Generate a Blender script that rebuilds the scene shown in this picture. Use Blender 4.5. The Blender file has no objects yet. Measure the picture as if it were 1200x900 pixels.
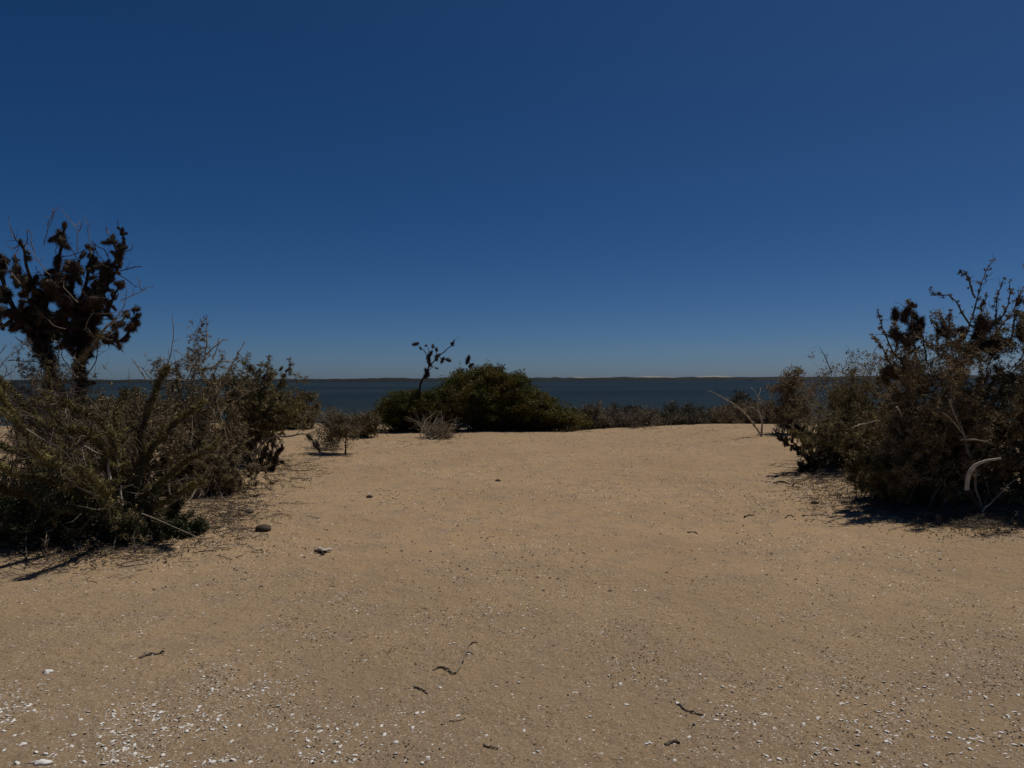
import bpy, math, random
import numpy as np
from mathutils import Vector

# ------------------------------------------------------------------ camera, sky, sun, exposure
sc = bpy.context.scene
COL = sc.collection
EYE = 1.6
cam_d = bpy.data.cameras.new("camera"); cam = bpy.data.objects.new("camera", cam_d); COL.objects.link(cam)
cam.location = (0, 0, EYE)
cam_d.sensor_width = 36.0
cam_d.lens = 36.0 * 867 / 1200
cam_d.clip_start = 0.05; cam_d.clip_end = 30000
cam.rotation_euler = (math.radians(90 - 0.46), math.radians(0.0), 0)
cam.rotation_mode = 'XYZ'
cam.rotation_euler = (cam.matrix_basis.to_3x3() @ __import__('mathutils').Matrix.Rotation(math.radians(-0.28), 3, 'Z')).to_euler()
sc.camera = cam

SUN_EL, SUN_AZ = 65.0, 54.0            # azimuth measured to the right of straight ahead
w = bpy.data.worlds.new("World"); sc.world = w; w.use_nodes = True
wt = w.node_tree; wt.nodes.clear()
sky = wt.nodes.new('ShaderNodeTexSky'); sky.sky_type = 'NISHITA'; sky.sun_disc = False
sky.sun_elevation = math.radians(SUN_EL); sky.sun_rotation = math.radians(SUN_AZ)
sky.altitude = 0; sky.air_density = 0.55; sky.dust_density = 0.6; sky.ozone_density = 10.0
hs = wt.nodes.new('ShaderNodeHueSaturation'); hs.inputs['Saturation'].default_value = 1.18
bg = wt.nodes.new('ShaderNodeBackground'); bg.inputs['Strength'].default_value = 0.056
wo = wt.nodes.new('ShaderNodeOutputWorld')
wt.links.new(sky.outputs[0], hs.inputs['Color']); wt.links.new(hs.outputs[0], bg.inputs[0]); wt.links.new(bg.outputs[0], wo.inputs[0])
sl = bpy.data.lights.new("sun", 'SUN'); sl.energy = 3.9; sl.angle = math.radians(0.53); sl.color = (1.0, 0.95, 0.87)
so = bpy.data.objects.new("sun", sl); COL.objects.link(so)
_e, _a = math.radians(SUN_EL), math.radians(SUN_AZ)
SUNV = Vector((math.sin(_a) * math.cos(_e), math.cos(_a) * math.cos(_e), math.sin(_e)))
so.rotation_euler = SUNV.to_track_quat('Z', 'Y').to_euler(); so.location = SUNV * 60
sc.view_settings.view_transform = 'Standard'; sc.view_settings.look = 'None'
sc.view_settings.gamma = 1; sc.view_settings.use_curve_mapping = False
sc.view_settings.exposure = -0.42
sc.render.engine = 'CYCLES'
sc.cycles.max_bounces = 6; sc.cycles.diffuse_bounces = 3; sc.cycles.transparent_max_bounces = 8

# ------------------------------------------------------------------ helpers
rnd = random.Random(7)
R = np.random.default_rng(11)

def vnoise(x, y, seed=0):
    x = np.asarray(x, float); y = np.asarray(y, float)
    xi = np.floor(x).astype(np.int64); yi = np.floor(y).astype(np.int64)
    fx = x - xi; fy = y - yi
    fx = fx * fx * (3 - 2 * fx); fy = fy * fy * (3 - 2 * fy)
    def h(a, b):
        n = (a * 374761393 + b * 668265263 + seed * 974711) & 0x7fffffff
        n = ((n ^ (n >> 13)) * 1274126177) & 0x7fffffff
        return ((n ^ (n >> 16)) & 0xffff) / 65535.0
    return (h(xi, yi) * (1 - fx) + h(xi + 1, yi) * fx) * (1 - fy) + (h(xi, yi + 1) * (1 - fx) + h(xi + 1, yi + 1) * fx) * fy

def fbm(x, y, seed=0, o=3):
    s = 0; a = .5; t = 0
    for k in range(o):
        s = s + a * vnoise(x * 2 ** k, y * 2 ** k, seed + k * 17); t += a; a *= .5
    return s / t

def sstep(a, b, v):
    t = np.clip((v - a) / (b - a), 0, 1); return t * t * (3 - 2 * t)

SEA = -2.3
def ground_z(x, y):
    x = np.asarray(x, float); y = np.asarray(y, float)
    near = 1 - sstep(60, 200, np.hypot(x, y))
    z = 0.10 * (fbm(x * .35, y * .35, 3) - .5) + .045 * (fbm(x * 1.3, y * 1.3, 5) - .5)
    rough = .35 + .65 * sstep(.42, .6, fbm(x * .5, y * .5, 21))
    z = z + rough * .020 * (fbm(x * 5, y * 7, 9, 2) - .5) + .015 * (vnoise(x * 13, y * 16, 31) - .5) * (.3 + .7 * rough)
    z = z * near
    z = z + .16 * sstep(-3.4, -6.0, x) * sstep(4, 8, y) + .12 * sstep(3.6, 6.0, x) * sstep(5, 9, y)
    edge = 23.4 + 2.6 * (fbm(x * .22, y * 0 + 3.3, 41) - .5) + .9 * (fbm(x * .9, y * 0 + 1.3, 43) - .5)
    z = z - 3.4 * sstep(edge, edge + 32, y) - .10 * sstep(edge, edge + 1.2, y)
    return z

def gz(x, y): return float(ground_z(x, y))

F = 867.0
def P(x, y, d): return np.array([(x - 600) / F * d, d, EYE - (y - 443) / F * d])
def G(x, y):
    d = EYE * F / (y - 443)
    for _ in range(6):
        X = (x - 600) / F * d
        d = (EYE - gz(X, d)) * F / (y - 443)
    X = (x - 600) / F * d
    return np.array([X, d, gz(X, d)])
def on_ground(x, d): return np.array([x, d, gz(x, d)])

class MB:
    def __init__(s): s.V = []; s.T = []; s.Q = []; s.n = 0
    def tris(s, v):                       # v (N,3,3)
        N = len(v)
        if not N: return
        s.V.append(v.reshape(-1, 3)); s.T.append(np.arange(N * 3).reshape(N, 3) + s.n); s.n += N * 3
    def quads(s, v):
        N = len(v)
        if not N: return
        s.V.append(v.reshape(-1, 3)); s.Q.append(np.arange(N * 4).reshape(N, 4) + s.n); s.n += N * 4
    def raw(s, v, q=None, t=None):
        s.V.append(np.asarray(v, float))
        if q is not None and len(q): s.Q.append(np.asarray(q) + s.n)
        if t is not None and len(t): s.T.append(np.asarray(t) + s.n)
        s.n += len(v)
    def tubes(s, pts, rad, sides=4):      # pts (M,n,3), rad (M,n)
        M, n, _ = pts.shape
        tan = np.gradient(pts, axis=1); tan /= np.linalg.norm(tan, axis=2, keepdims=True) + 1e-9
        ref = np.where(np.abs(tan[:, :1, 2:3]) > .8, np.array([1., 0, 0]), np.array([0, 0, 1.])) * np.ones_like(tan)
        a = np.cross(tan, ref); a /= np.linalg.norm(a, axis=2, keepdims=True) + 1e-9
        b = np.cross(tan, a)
        ang = np.arange(sides) / sides * 2 * np.pi
        ring = pts[:, :, None, :] + rad[:, :, None, None] * (np.cos(ang)[None, None, :, None] * a[:, :, None, :] + np.sin(ang)[None, None, :, None] * b[:, :, None, :])
        v = ring.reshape(-1, 3)
        i = np.arange(M)[:, None, None] * n * sides + np.arange(n - 1)[None, :, None] * sides
        k = np.arange(sides)[None, None, :]; k2 = (k + 1) % sides
        q = np.stack([i + k, i + k2, i + sides + k2, i + sides + k], -1).reshape(-1, 4)
        s.raw(v, q=q)
    def build(s, name, mat, parent=None, smooth=False):
        me = bpy.data.meshes.new(name)
        V = np.concatenate(s.V) if s.V else np.zeros((0, 3))
        if parent is not None: V = V - np.array(parent['_w'])
        T = np.concatenate(s.T) if s.T else np.zeros((0, 3), int)
        Q = np.concatenate(s.Q) if s.Q else np.zeros((0, 4), int)
        loops = np.concatenate([T.ravel(), Q.ravel()]).astype(np.int32)
        ls = np.concatenate([np.arange(len(T)) * 3, len(T) * 3 + np.arange(len(Q)) * 4]).astype(np.int32)
        me.vertices.add(len(V)); me.vertices.foreach_set('co', V.astype(np.float32).ravel())
        me.loops.add(len(loops)); me.loops.foreach_set('vertex_index', loops)
        me.polygons.add(len(ls)); me.polygons.foreach_set('loop_start', ls)
        if smooth: me.polygons.foreach_set('use_smooth', np.ones(len(ls), bool))
        me.update(); me.validate()
        me.materials.append(mat)
        o = bpy.data.objects.new(name, me); COL.objects.link(o)
        if parent is not None:
            o.parent = parent
            o['_w'] = parent['_w']
        return o

def tag(o, label=None, cat=None, group=None, kind=None):
    if label: o['label'] = label
    if cat: o['category'] = cat
    if group: o['group'] = group
    if kind: o['kind'] = kind
    return o

def thing(name, label, cat, loc, group=None):
    o = bpy.data.objects.new(name, None); COL.objects.link(o); o.empty_display_size = .1
    o.location = loc; o['_w'] = [float(c) for c in loc]
    return tag(o, label, cat, group)

def unit(v): return v / (np.linalg.norm(v, axis=-1, keepdims=True) + 1e-9)
def rdir(n): return unit(R.normal(size=(n, 3)))

# ------------------------------------------------------------------ materials
def nmat(name):
    m = bpy.data.materials.new(name); m.use_nodes = True
    nt = m.node_tree; b = nt.nodes['Principled BSDF']
    b.inputs['Specular IOR Level'].default_value = .2
    return m, nt, b

def ramp(nt, stops, src):
    r = nt.nodes.new('ShaderNodeValToRGB'); e = r.color_ramp.elements
    while len(e) > 1: e.remove(e[-1])
    e[0].position = stops[0][0]; e[0].color = (*stops[0][1], 1)
    for p, c in stops[1:]:
        k = e.new(p); k.color = (*c, 1)
    nt.links.new(src, r.inputs[0]); return r.outputs[0]

def plant_mat(name, cols, scale=3.0, island=.5, rough=.75, trans=0.0):
    """colours vary by a noise through the plant and from leaf to leaf"""
    m, nt, b = nmat(name)
    tc = nt.nodes.new('ShaderNodeTexCoord'); no = nt.nodes.new('ShaderNodeTexNoise')
    no.inputs['Scale'].default_value = scale; no.inputs['Detail'].default_value = 3
    nt.links.new(tc.outputs['Object'], no.inputs['Vector'])
    g = nt.nodes.new('ShaderNodeNewGeometry')
    mx = nt.nodes.new('ShaderNodeMix'); mx.inputs[0].default_value = island
    st = nt.nodes.new('ShaderNodeMapRange'); st.inputs[1].default_value = .3; st.inputs[2].default_value = .7
    nt.links.new(no.outputs['Fac'], st.inputs[0])
    nt.links.new(st.outputs[0], mx.inputs[2]); nt.links.new(g.outputs['Random Per Island'], mx.inputs[3])
    n = len(cols)
    c = ramp(nt, [(.1 + .8 * i / (n - 1), col) for i, col in enumerate(cols)], mx.outputs[0])
    nt.links.new(c, b.inputs['Base Color']); b.inputs['Roughness'].default_value = rough
    if trans:
        t = nt.nodes.new('ShaderNodeBsdfTranslucent'); nt.links.new(c, t.inputs[0])
        ms = nt.nodes.new('ShaderNodeMixShader'); ms.inputs[0].default_value = trans
        nt.links.new(b.outputs[0], ms.inputs[1]); nt.links.new(t.outputs[0], ms.inputs[2])
        nt.links.new(ms.outputs[0], nt.nodes['Material Output'].inputs[0])
    return m

M = {}
M['bark'] = plant_mat('bark', [(.035, .027, .02), (.10, .078, .058), (.17, .14, .11)], 9, .35, .85)
M['cholla_wood'] = plant_mat('cholla_wood', [(.02, .014, .011), (.05, .036, .027), (.10, .078, .058)], 9, .35, .85)
M['grey_twig'] = plant_mat('grey_twig', [(.075, .058, .041), (.19, .15, .105), (.32, .26, .185)], 5, .5, .85)
M['bleached'] = plant_mat('bleached_wood', [(.30, .26, .21), (.50, .45, .37), (.62, .57, .49)], 14, .2, .8)
M['pale_wood'] = plant_mat('pale_wood', [(.18, .145, .10), (.32, .265, .19), (.45, .385, .29)], 12, .4, .85)
M['cholla'] = plant_mat('cholla_spines', [(.020, .013, .010), (.045, .030, .021), (.085, .060, .040)], 4, .6, .8)
M['cholla_olive'] = plant_mat('cholla_olive', [(.04, .03, .016), (.10, .078, .038), (.18, .14, .07)], 4, .6, .8)
M['lichen'] = plant_mat('lichen', [(.05, .037, .019), (.17, .136, .054), (.40, .34, .13)], 4, .5, .85)
M['brown_tuft'] = plant_mat('brown_tuft', [(.055, .038, .02), (.19, .14, .072), (.40, .31, .165)], 7, .55, .8)
M['olive_leaf'] = plant_mat('olive_leaf', [(.046, .036, .018), (.14, .112, .055), (.33, .27, .14)], 7, .4, .7, .25)
M['brown_leaf'] = plant_mat('brown_leaf', [(.055, .039, .024), (.17, .125, .072), (.38, .29, .17)], 7, .4, .75, .22)
M['green_leaf'] = plant_mat('dark_green_leaf', [(.016, .023, .010), (.040, .048, .018), (.085, .088, .036)], 3, .55, .55, .2)
M['mound_leaf'] = plant_mat('mound_leaf', [(.030, .046, .011), (.075, .085, .018), (.13, .105, .024), (.17, .11, .03)], 1.1, .4, .55, .3)
M['scrub_leaf'] = plant_mat('scrub_leaf', [(.08, .064, .044), (.18, .145, .10), (.30, .245, .17)], 2, .55, .85, .1)
M['scrub_dark'] = plant_mat('scrub_dark', [(.04, .04, .027), (.08, .075, .05), (.15, .13, .09)], 2, .55, .8, .1)

def simple(name, a, bcol, scale, rough=.6, bump=0):
    m, nt, b = nmat(name)
    tc = nt.nodes.new('ShaderNodeTexCoord'); no = nt.nodes.new('ShaderNodeTexNoise'); no.inputs['Scale'].default_value = scale
    no.inputs['Detail'].default_value = 4
    nt.links.new(tc.outputs['Object'], no.inputs['Vector'])
    nt.links.new(ramp(nt, [(.3, a), (.7, bcol)], no.outputs['Fac']), b.inputs['Base Color']); b.inputs['Roughness'].default_value = rough
    if bump:
        bp = nt.nodes.new('ShaderNodeBump'); bp.inputs['Strength'].default_value = bump; bp.inputs['Distance'].default_value = .002
        nt.links.new(no.outputs['Fac'], bp.inputs['Height']); nt.links.new(bp.outputs[0], b.inputs['Normal'])
    return m
M['shell'] = plant_mat('shell', [(.50, .45, .38), (.72, .68, .61), (.82, .80, .76)], 60, .6, .55)
M['pebble'] = plant_mat('dark_pebble', [(.025, .021, .018), (.055, .045, .036), (.11, .085, .062)], 60, .7, .8)
M['stone'] = simple('brown_stone', (.05, .037, .027), (.10, .075, .055), 30, .85, .5)
M['mangrove'] = simple('mangrove', (.008, .010, .012), (.015, .018, .018), .05, .9)
M['shore'] = simple('shore_sand', (.16, .13, .10), (.26, .21, .16), .02, .9)
M['dune'] = simple('dune_sand', (.24, .23, .215), (.29, .275, .26), .01, .9)

def sand_mat():
    m, nt, b = nmat('sand'); L = nt.links; N = nt.nodes
    tc = N.new('ShaderNodeTexCoord')
    def noise(s, d=3, r=.55):
        n = N.new('ShaderNodeTexNoise'); n.inputs['Scale'].default_value = s; n.inputs['Detail'].default_value = d; n.inputs['Roughness'].default_value = r
        L.new(tc.outputs['Object'], n.inputs['Vector']); return n.outputs['Fac']
    def mix(f, a, bb, fv=None, mode='MIX'):
        x = N.new('ShaderNodeMix'); x.data_type = 'RGBA'; x.blend_type = mode
        if f is None: x.inputs[0].default_value = fv
        else: L.new(f, x.inputs[0])
        for s, v in ((6, a), (7, bb)):
            if isinstance(v, tuple): x.inputs[s].default_value = (*v, 1)
            else: L.new(v, x.inputs[s])
        return x.outputs[2]
    def mr(v, a, b_, c=0, d=1):
        x = N.new('ShaderNodeMapRange'); x.inputs[1].default_value = a; x.inputs[2].default_value = b_; x.inputs[3].default_value = c; x.inputs[4].default_value = d
        L.new(v, x.inputs[0]); return x.outputs[0]
    def mul(a, b_):
        x = N.new('ShaderNodeMath'); x.operation = 'MULTIPLY'; L.new(a, x.inputs[0])
        if isinstance(b_, float): x.inputs[1].default_value = b_
        else: L.new(b_, x.inputs[1])
        return x.outputs[0]
    big = noise(.55, 4); mid = noise(3.2, 4); fine = noise(70, 4, .7)
    base = mix(mr(big, .35, .65), (.318, .217, .122), (.38, .262, .149))
    base = mix(mr(mid, .45, .72), base, (.28, .205, .133))
    base = mix(mr(fine, .35, .75), base, (.42, .30, .19), mode='MIX') if False else base
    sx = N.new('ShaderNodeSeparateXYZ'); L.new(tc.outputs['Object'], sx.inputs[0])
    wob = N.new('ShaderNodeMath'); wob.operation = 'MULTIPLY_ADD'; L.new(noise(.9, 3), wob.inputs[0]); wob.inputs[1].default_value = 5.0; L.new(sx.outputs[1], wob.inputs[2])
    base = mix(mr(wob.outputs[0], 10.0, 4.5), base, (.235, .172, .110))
    gr = mix(mr(fine, .3, .7), (.72, .70, .68), (1.28, 1.28, 1.28))
    base = mix(None, base, gr, 1.0, 'MULTIPLY')
    # grit: dark grains and pale shell grains, thicker in worn patches
    patch = mr(noise(1.1, 3), .36, .66)
    for sc_, thr, col, seed in ((150, .30, (.035, .027, .022), .72), (95, .26, (.055, .042, .033), .86), (120, .30, (.62, .56, .48), .90), (75, .24, (.70, .66, .58), .95)):
        v = N.new('ShaderNodeTexVoronoi'); v.inputs['Scale'].default_value = sc_; L.new(tc.outputs['Object'], v.inputs['Vector'])
        dot = mr(v.outputs['Distance'], thr, thr + .12, 1, 0)
        sp = N.new('ShaderNodeSeparateColor'); L.new(v.outputs['Color'], sp.inputs[0])
        pick = mr(sp.outputs[0], seed, seed + .01)
        f = mul(mul(dot, pick), patch)
        base = mix(f, base, col)
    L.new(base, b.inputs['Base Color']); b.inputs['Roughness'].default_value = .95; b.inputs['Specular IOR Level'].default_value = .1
    b1 = N.new('ShaderNodeBump'); b1.inputs['Strength'].default_value = .55; b1.inputs['Distance'].default_value = .006; L.new(noise(45, 5, .7), b1.inputs['Height'])
    b2 = N.new('ShaderNodeBump'); b2.inputs['Strength'].default_value = .5; b2.inputs['Distance'].default_value = .05; L.new(noise(9, 3), b2.inputs['Height'])
    b3 = N.new('ShaderNodeBump'); b3.inputs['Strength'].default_value = .8; b3.inputs['Distance'].default_value = .022; L.new(noise(22, 3, .6), b3.inputs['Height'])
    L.new(b1.outputs[0], b3.inputs['Normal']); L.new(b3.outputs[0], b2.inputs['Normal']); L.new(b2.outputs[0], b.inputs['Normal'])
    return m
M['sand'] = sand_mat()

def water_mat():
    m, nt, b = nmat('sea_water'); L = nt.links; N = nt.nodes
    tc = N.new('ShaderNodeTexCoord')
    mp = N.new('ShaderNodeMapping'); mp.inputs['Scale'].default_value = (.35, 1.0, 1); L.new(tc.outputs['Object'], mp.inputs[0])
    n = N.new('ShaderNodeTexNoise'); n.inputs['Scale'].default_value = .9; n.inputs['Detail'].default_value = 5; L.new(mp.outputs[0], n.inputs['Vector'])
    bp = N.new('ShaderNodeBump'); bp.inputs['Strength'].default_value = 1.0; bp.inputs['Distance'].default_value = .35; L.new(n.outputs['Fac'], bp.inputs['Height'])
    L.new(bp.outputs[0], b.inputs['Normal'])
    mp2 = N.new('ShaderNodeMapping'); mp2.inputs['Scale'].default_value = (.004, .02, 1); L.new(tc.outputs['Object'], mp2.inputs[0])
    n2 = N.new('ShaderNodeTexNoise'); n2.inputs['Scale'].default_value = 1; n2.inputs['Detail'].default_value = 4; L.new(mp2.outputs[0], n2.inputs['Vector'])
    c = ramp(nt, [(.35, (.011, .017, .014)), (.65, (.021, .027, .021))], n2.outputs['Fac'])
    L.new(c, b.inputs['Base Color']); b.inputs['Roughness'].default_value = .35; b.inputs['IOR'].default_value = 1.33
    b.inputs['Specular IOR Level'].default_value = .02
    return m
M['water'] = water_mat()

# ------------------------------------------------------------------ ground, sea, far shore
def grid_mesh(xs, ys, zf):
    X, Y = np.meshgrid(xs, ys); Z = zf(X, Y)
    v = np.stack([X, Y, Z], -1).reshape(-1, 3); nx, ny = len(xs), len(ys)
    i = (np.arange(ny - 1)[:, None] * nx + np.arange(nx - 1)[None, :])
    q = np.stack([i, i + 1, i + nx + 1, i + nx], -1).reshape(-1, 4)
    b = MB(); b.raw(v, q=q); return b

xs_n = np.arange(-4, 4, .028); xs_m = np.concatenate([np.arange(4, 14, .07), np.arange(14, 40, .5), np.geomspace(40, 9000, 30)])
XS = np.concatenate([-xs_m[::-1], xs_n, xs_m])
YS = np.concatenate([-np.geomspace(6000, 20, 14), np.arange(-18, 1.5, .4), np.arange(1.5, 7, .026), np.arange(7, 14, .055), np.arange(14, 34, .11), np.arange(34, 70, 1.5), np.geomspace(70, 14000, 30)])
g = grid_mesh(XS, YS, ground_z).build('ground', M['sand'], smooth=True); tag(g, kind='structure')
sb = grid_mesh(np.linspace(-9000, 9000, 25), np.concatenate([np.linspace(38, 400, 20), np.linspace(500, 13000, 20)]), lambda x, y: x * 0 + SEA).build('sea', M['water']); tag(sb, kind='structure')

def ridge(x0, x1, y0, depth, zf, step, base=SEA - .6):
    xs = np.arange(x0, x1 + step, step); ys = y0 + depth * np.array([0, .04, .25, .5, .8, 1.0]); pr = np.array([0, .75, .95, 1, .8, 0])
    h = zf(xs)
    X, Y = np.meshgrid(xs, ys)
    Z = base + pr[:, None] * (h[None, :] - base) * (.85 + .3 * fbm(X * .05, Y * .05, 77))
    v = np.stack([X, Y, Z], -1).reshape(-1, 3); nx = len(xs)
    i = (np.arange(5)[:, None] * nx + np.arange(nx - 1)[None, :])
    b = MB(); b.raw(v, q=np.stack([i, i + 1, i + nx + 1, i + nx], -1).reshape(-1, 4)); return b

fs = ridge(-2600, 2600, 1010, 1100, lambda x: SEA + .5 + .3 * fbm(x * .01, x * 0, 3), 20).build('far_shore', M['shore']); tag(fs, kind='structure')
def mang(x):
    h = SEA + 2.8 + 2.2 * fbm(x * .02, x * 0, 8) + 1.5 * (vnoise(x * .11, x * 0, 5) - .5)
    return h
mg = ridge(-2600, 2600, 1000, 160, mang, 5).build('mangrove_belt', M['mangrove']); tag(mg, 'dark low mangrove belt along the far shore of the lagoon', 'mangrove', kind='stuff')
def islet(x):
    t = np.clip((x - 250) / 60, 0, 1); return SEA + .4 + 2.0 * t * (.7 + .6 * vnoise(x * .09, x * 0, 15))
mi = ridge(250, 900, 760, 40, islet, 4).build('mangrove_spit', M['mangrove']); tag(mi, 'thin dark mangrove spit in front of the far shore at right', 'mangrove', kind='stuff')
def dunes(x):
    z = SEA + 0 * x
    for c, wd, h in ((470, 110, 9.5), (640, 150, 9), (990, 150, 12.5), (1420, 110, 14)):
        z = np.maximum(z, SEA + h * np.clip(1 - np.abs(x - c) / wd, 0, 1) ** .45 * (.85 + .15 * vnoise(x * .03, x * 0, 4)))
    return z
dn = ridge(-200, 1700, 5000, 500, dunes, 15).build('distant_dunes', M['dune']); tag(dn, kind='structure')

# ------------------------------------------------------------------ plant machinery
def bez(p0, p1, p2, n):
    t = np.linspace(0, 1, n)[:, None]
    return (1 - t) ** 2 * p0 + 2 * t * (1 - t) * p1 + t * t * p2

def wander(pts, amp):
    n = len(pts); k = R.normal(size=(n, 3)); k[0] = 0
    k = np.cumsum(k, 0) / math.sqrt(n); k -= np.linspace(0, 1, n)[:, None] * k[-1] * .6
    return pts + k * amp

def children(pts, rad, k, lo, hi, lfrac, spread, up, n=6, amp=.12):
    """side twigs growing from parents (M,n,3): returns (M*k,n,3) and radii"""
    Mm, m, _ = pts.shape
    t = R.uniform(lo, hi, (Mm, k)) * (m - 1); i = np.minimum(t.astype(int), m - 2); f = (t - i)[..., None]
    idx = np.arange(Mm)[:, None]
    s = pts[idx, i] * (1 - f) + pts[idx, i + 1] * f
    tan = unit(pts[idx, i + 1] - pts[idx, i])
    r0 = (rad[idx, i] * (1 - f[..., 0]) + rad[idx, i + 1] * f[..., 0])
    L = np.linalg.norm(pts[:, -1] - pts[:, 0], axis=1)[:, None] * R.uniform(*lfrac, (Mm, k)) * (1.15 - .5 * t / (m - 1))
    d = unit(tan * 1.0 + R.normal(size=s.shape) * spread + np.array([0, 0, up]))
    out = np.zeros((Mm, k, n, 3)); out[:, :, 0] = s
    step = (L / (n - 1))[..., None]
    for j in range(1, n):
        d = unit(d + R.normal(size=d.shape) * amp * 2.2 + np.array([0, 0, up * .12]))
        out[:, :, j] = out[:, :, j - 1] + d * step
    rr = np.maximum(r0 * .62, .0012)[..., None] * np.linspace(1, .35, n)
    return out.reshape(-1, n, 3), rr.reshape(-1, n)

def sample(pts, N, lo=0., hi=1.):
    Mm, m, _ = pts.shape
    a = R.integers(0, Mm, N); t = R.uniform(lo, hi, N) * (m - 1); i = np.minimum(t.astype(int), m - 2); f = (t - i)[:, None]
    return pts[a, i] * (1 - f) + pts[a, i + 1] * f

def spikes(mb, c, ln, wd, jit, bias=(0, 0, 0)):
    n = len(c); p = c + R.normal(size=(n, 3)) * jit
    d = unit(rdir(n) + np.array(bias)); s = unit(np.cross(d, rdir(n)))
    L = R.uniform(ln[0], ln[1], n)[:, None]; W = R.uniform(wd[0], wd[1], n)[:, None]
    mb.tris(np.stack([p - s * W, p + s * W, p + d * L], 1))

def leaves(mb, c, ln, wd, jit, bias=(0, 0, .3)):
    n = len(c); p = c + R.normal(size=(n, 3)) * jit
    d = unit(rdir(n) + np.array(bias)); s = unit(np.cross(d, rdir(n))); u = np.cross(d, s)
    L = R.uniform(ln[0], ln[1], n)[:, None]; W = R.uniform(wd[0], wd[1], n)[:, None]
    mb.quads(np.stack([p, p + d * L * .5 + s * W + u * L * .08, p + d * L, p + d * L * .5 - s * W + u * L * .08], 1))

def blob(mb, c, ax, r, ln):
    """a furry joint: rough core with spines all over; ax = unit axis, r radius, ln length"""
    na, nb = 6, 7
    th = np.linspace(0, np.pi, na); ph = np.arange(nb) / nb * 2 * np.pi
    a = np.cross(ax, [.3, .5, .8]); a /= np.linalg.norm(a); b_ = np.cross(ax, a)
    jit = R.uniform(.6, 1.15, (na, nb))
    v = c + (np.cos(th)[:, None, None] * ax * ln * .5) + (np.sin(th)[:, None] * jit)[..., None] * r * .68 * (np.cos(ph)[None, :, None] * a + np.sin(ph)[None, :, None] * b_)
    i = np.arange(na - 1)[:, None] * nb; k = np.arange(nb)[None, :]; k2 = (k + 1) % nb
    mb.raw(v.reshape(-1, 3), q=np.stack([i + k, i + k2, i + nb + k2, i + nb + k], -1).reshape(-1, 4))
    n = int(290 * max(.5, ln / (2.2 * r)))
    u = rdir(n); z = u @ ax
    p = c + ax * (z * ln * .5)[:, None] + (u - z[:, None] * ax) * r * .58
    spikes_dir(mb, p, u, r)

def spikes_dir(mb, p, u, r):
    n = len(p); d = unit(u + R.normal(size=(n, 3)) * .5 + np.array([0, 0, -.25])); s = unit(np.cross(d, rdir(n)))
    L = R.uniform(.35, .85, n)[:, None] * r; W = R.uniform(.022, .05, n)[:, None] * r
    mb.tris(np.stack([p - s * W, p + s * W, p + d * L], 1))

def resample(poly, n):
    poly = np.asarray(poly, float)
    # Catmull-Rom through the given points
    Pp = np.vstack([2 * poly[0] - poly[1], poly, 2 * poly[-1] - poly[-2]])
    t = np.linspace(0, len(poly) - 1 - 1e-6, n); i = t.astype(int); f = (t - i)[:, None]
    p0, p1, p2, p3 = Pp[i], Pp[i + 1], Pp[i + 2], Pp[i + 3]
    return .5 * (2 * p1 + (p2 - p0) * f + (2 * p0 - 5 * p1 + 4 * p2 - p3) * f ** 2 + (3 * p1 - p0 - 3 * p2 + p3) * f ** 3)

def pl(pix, d0, d1=None):
    """a polyline through picture points, its distance running from d0 to d1"""
    d1 = d0 if d1 is None else d1
    k = np.linspace(0, 1, len(pix))
    return np.array([P(x, y, d0 + (d1 - d0) * t) for (x, y), t in zip(pix, k)])

def targets(env, d, rz, n):
    wts = np.array([e[4] for e in env], float); wts /= wts.sum()
    ch = R.choice(len(env), n, p=wts); out = []
    for c in ch:
        cx, cy, rx, ry, _ = env[c]
        u = rdir(1)[0] * R.uniform(.55, 1) ** .5
        out.append(P(cx + rx * u[0], cy + ry * u[2], d + rz * u[1]))
    return np.array(out)

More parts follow.
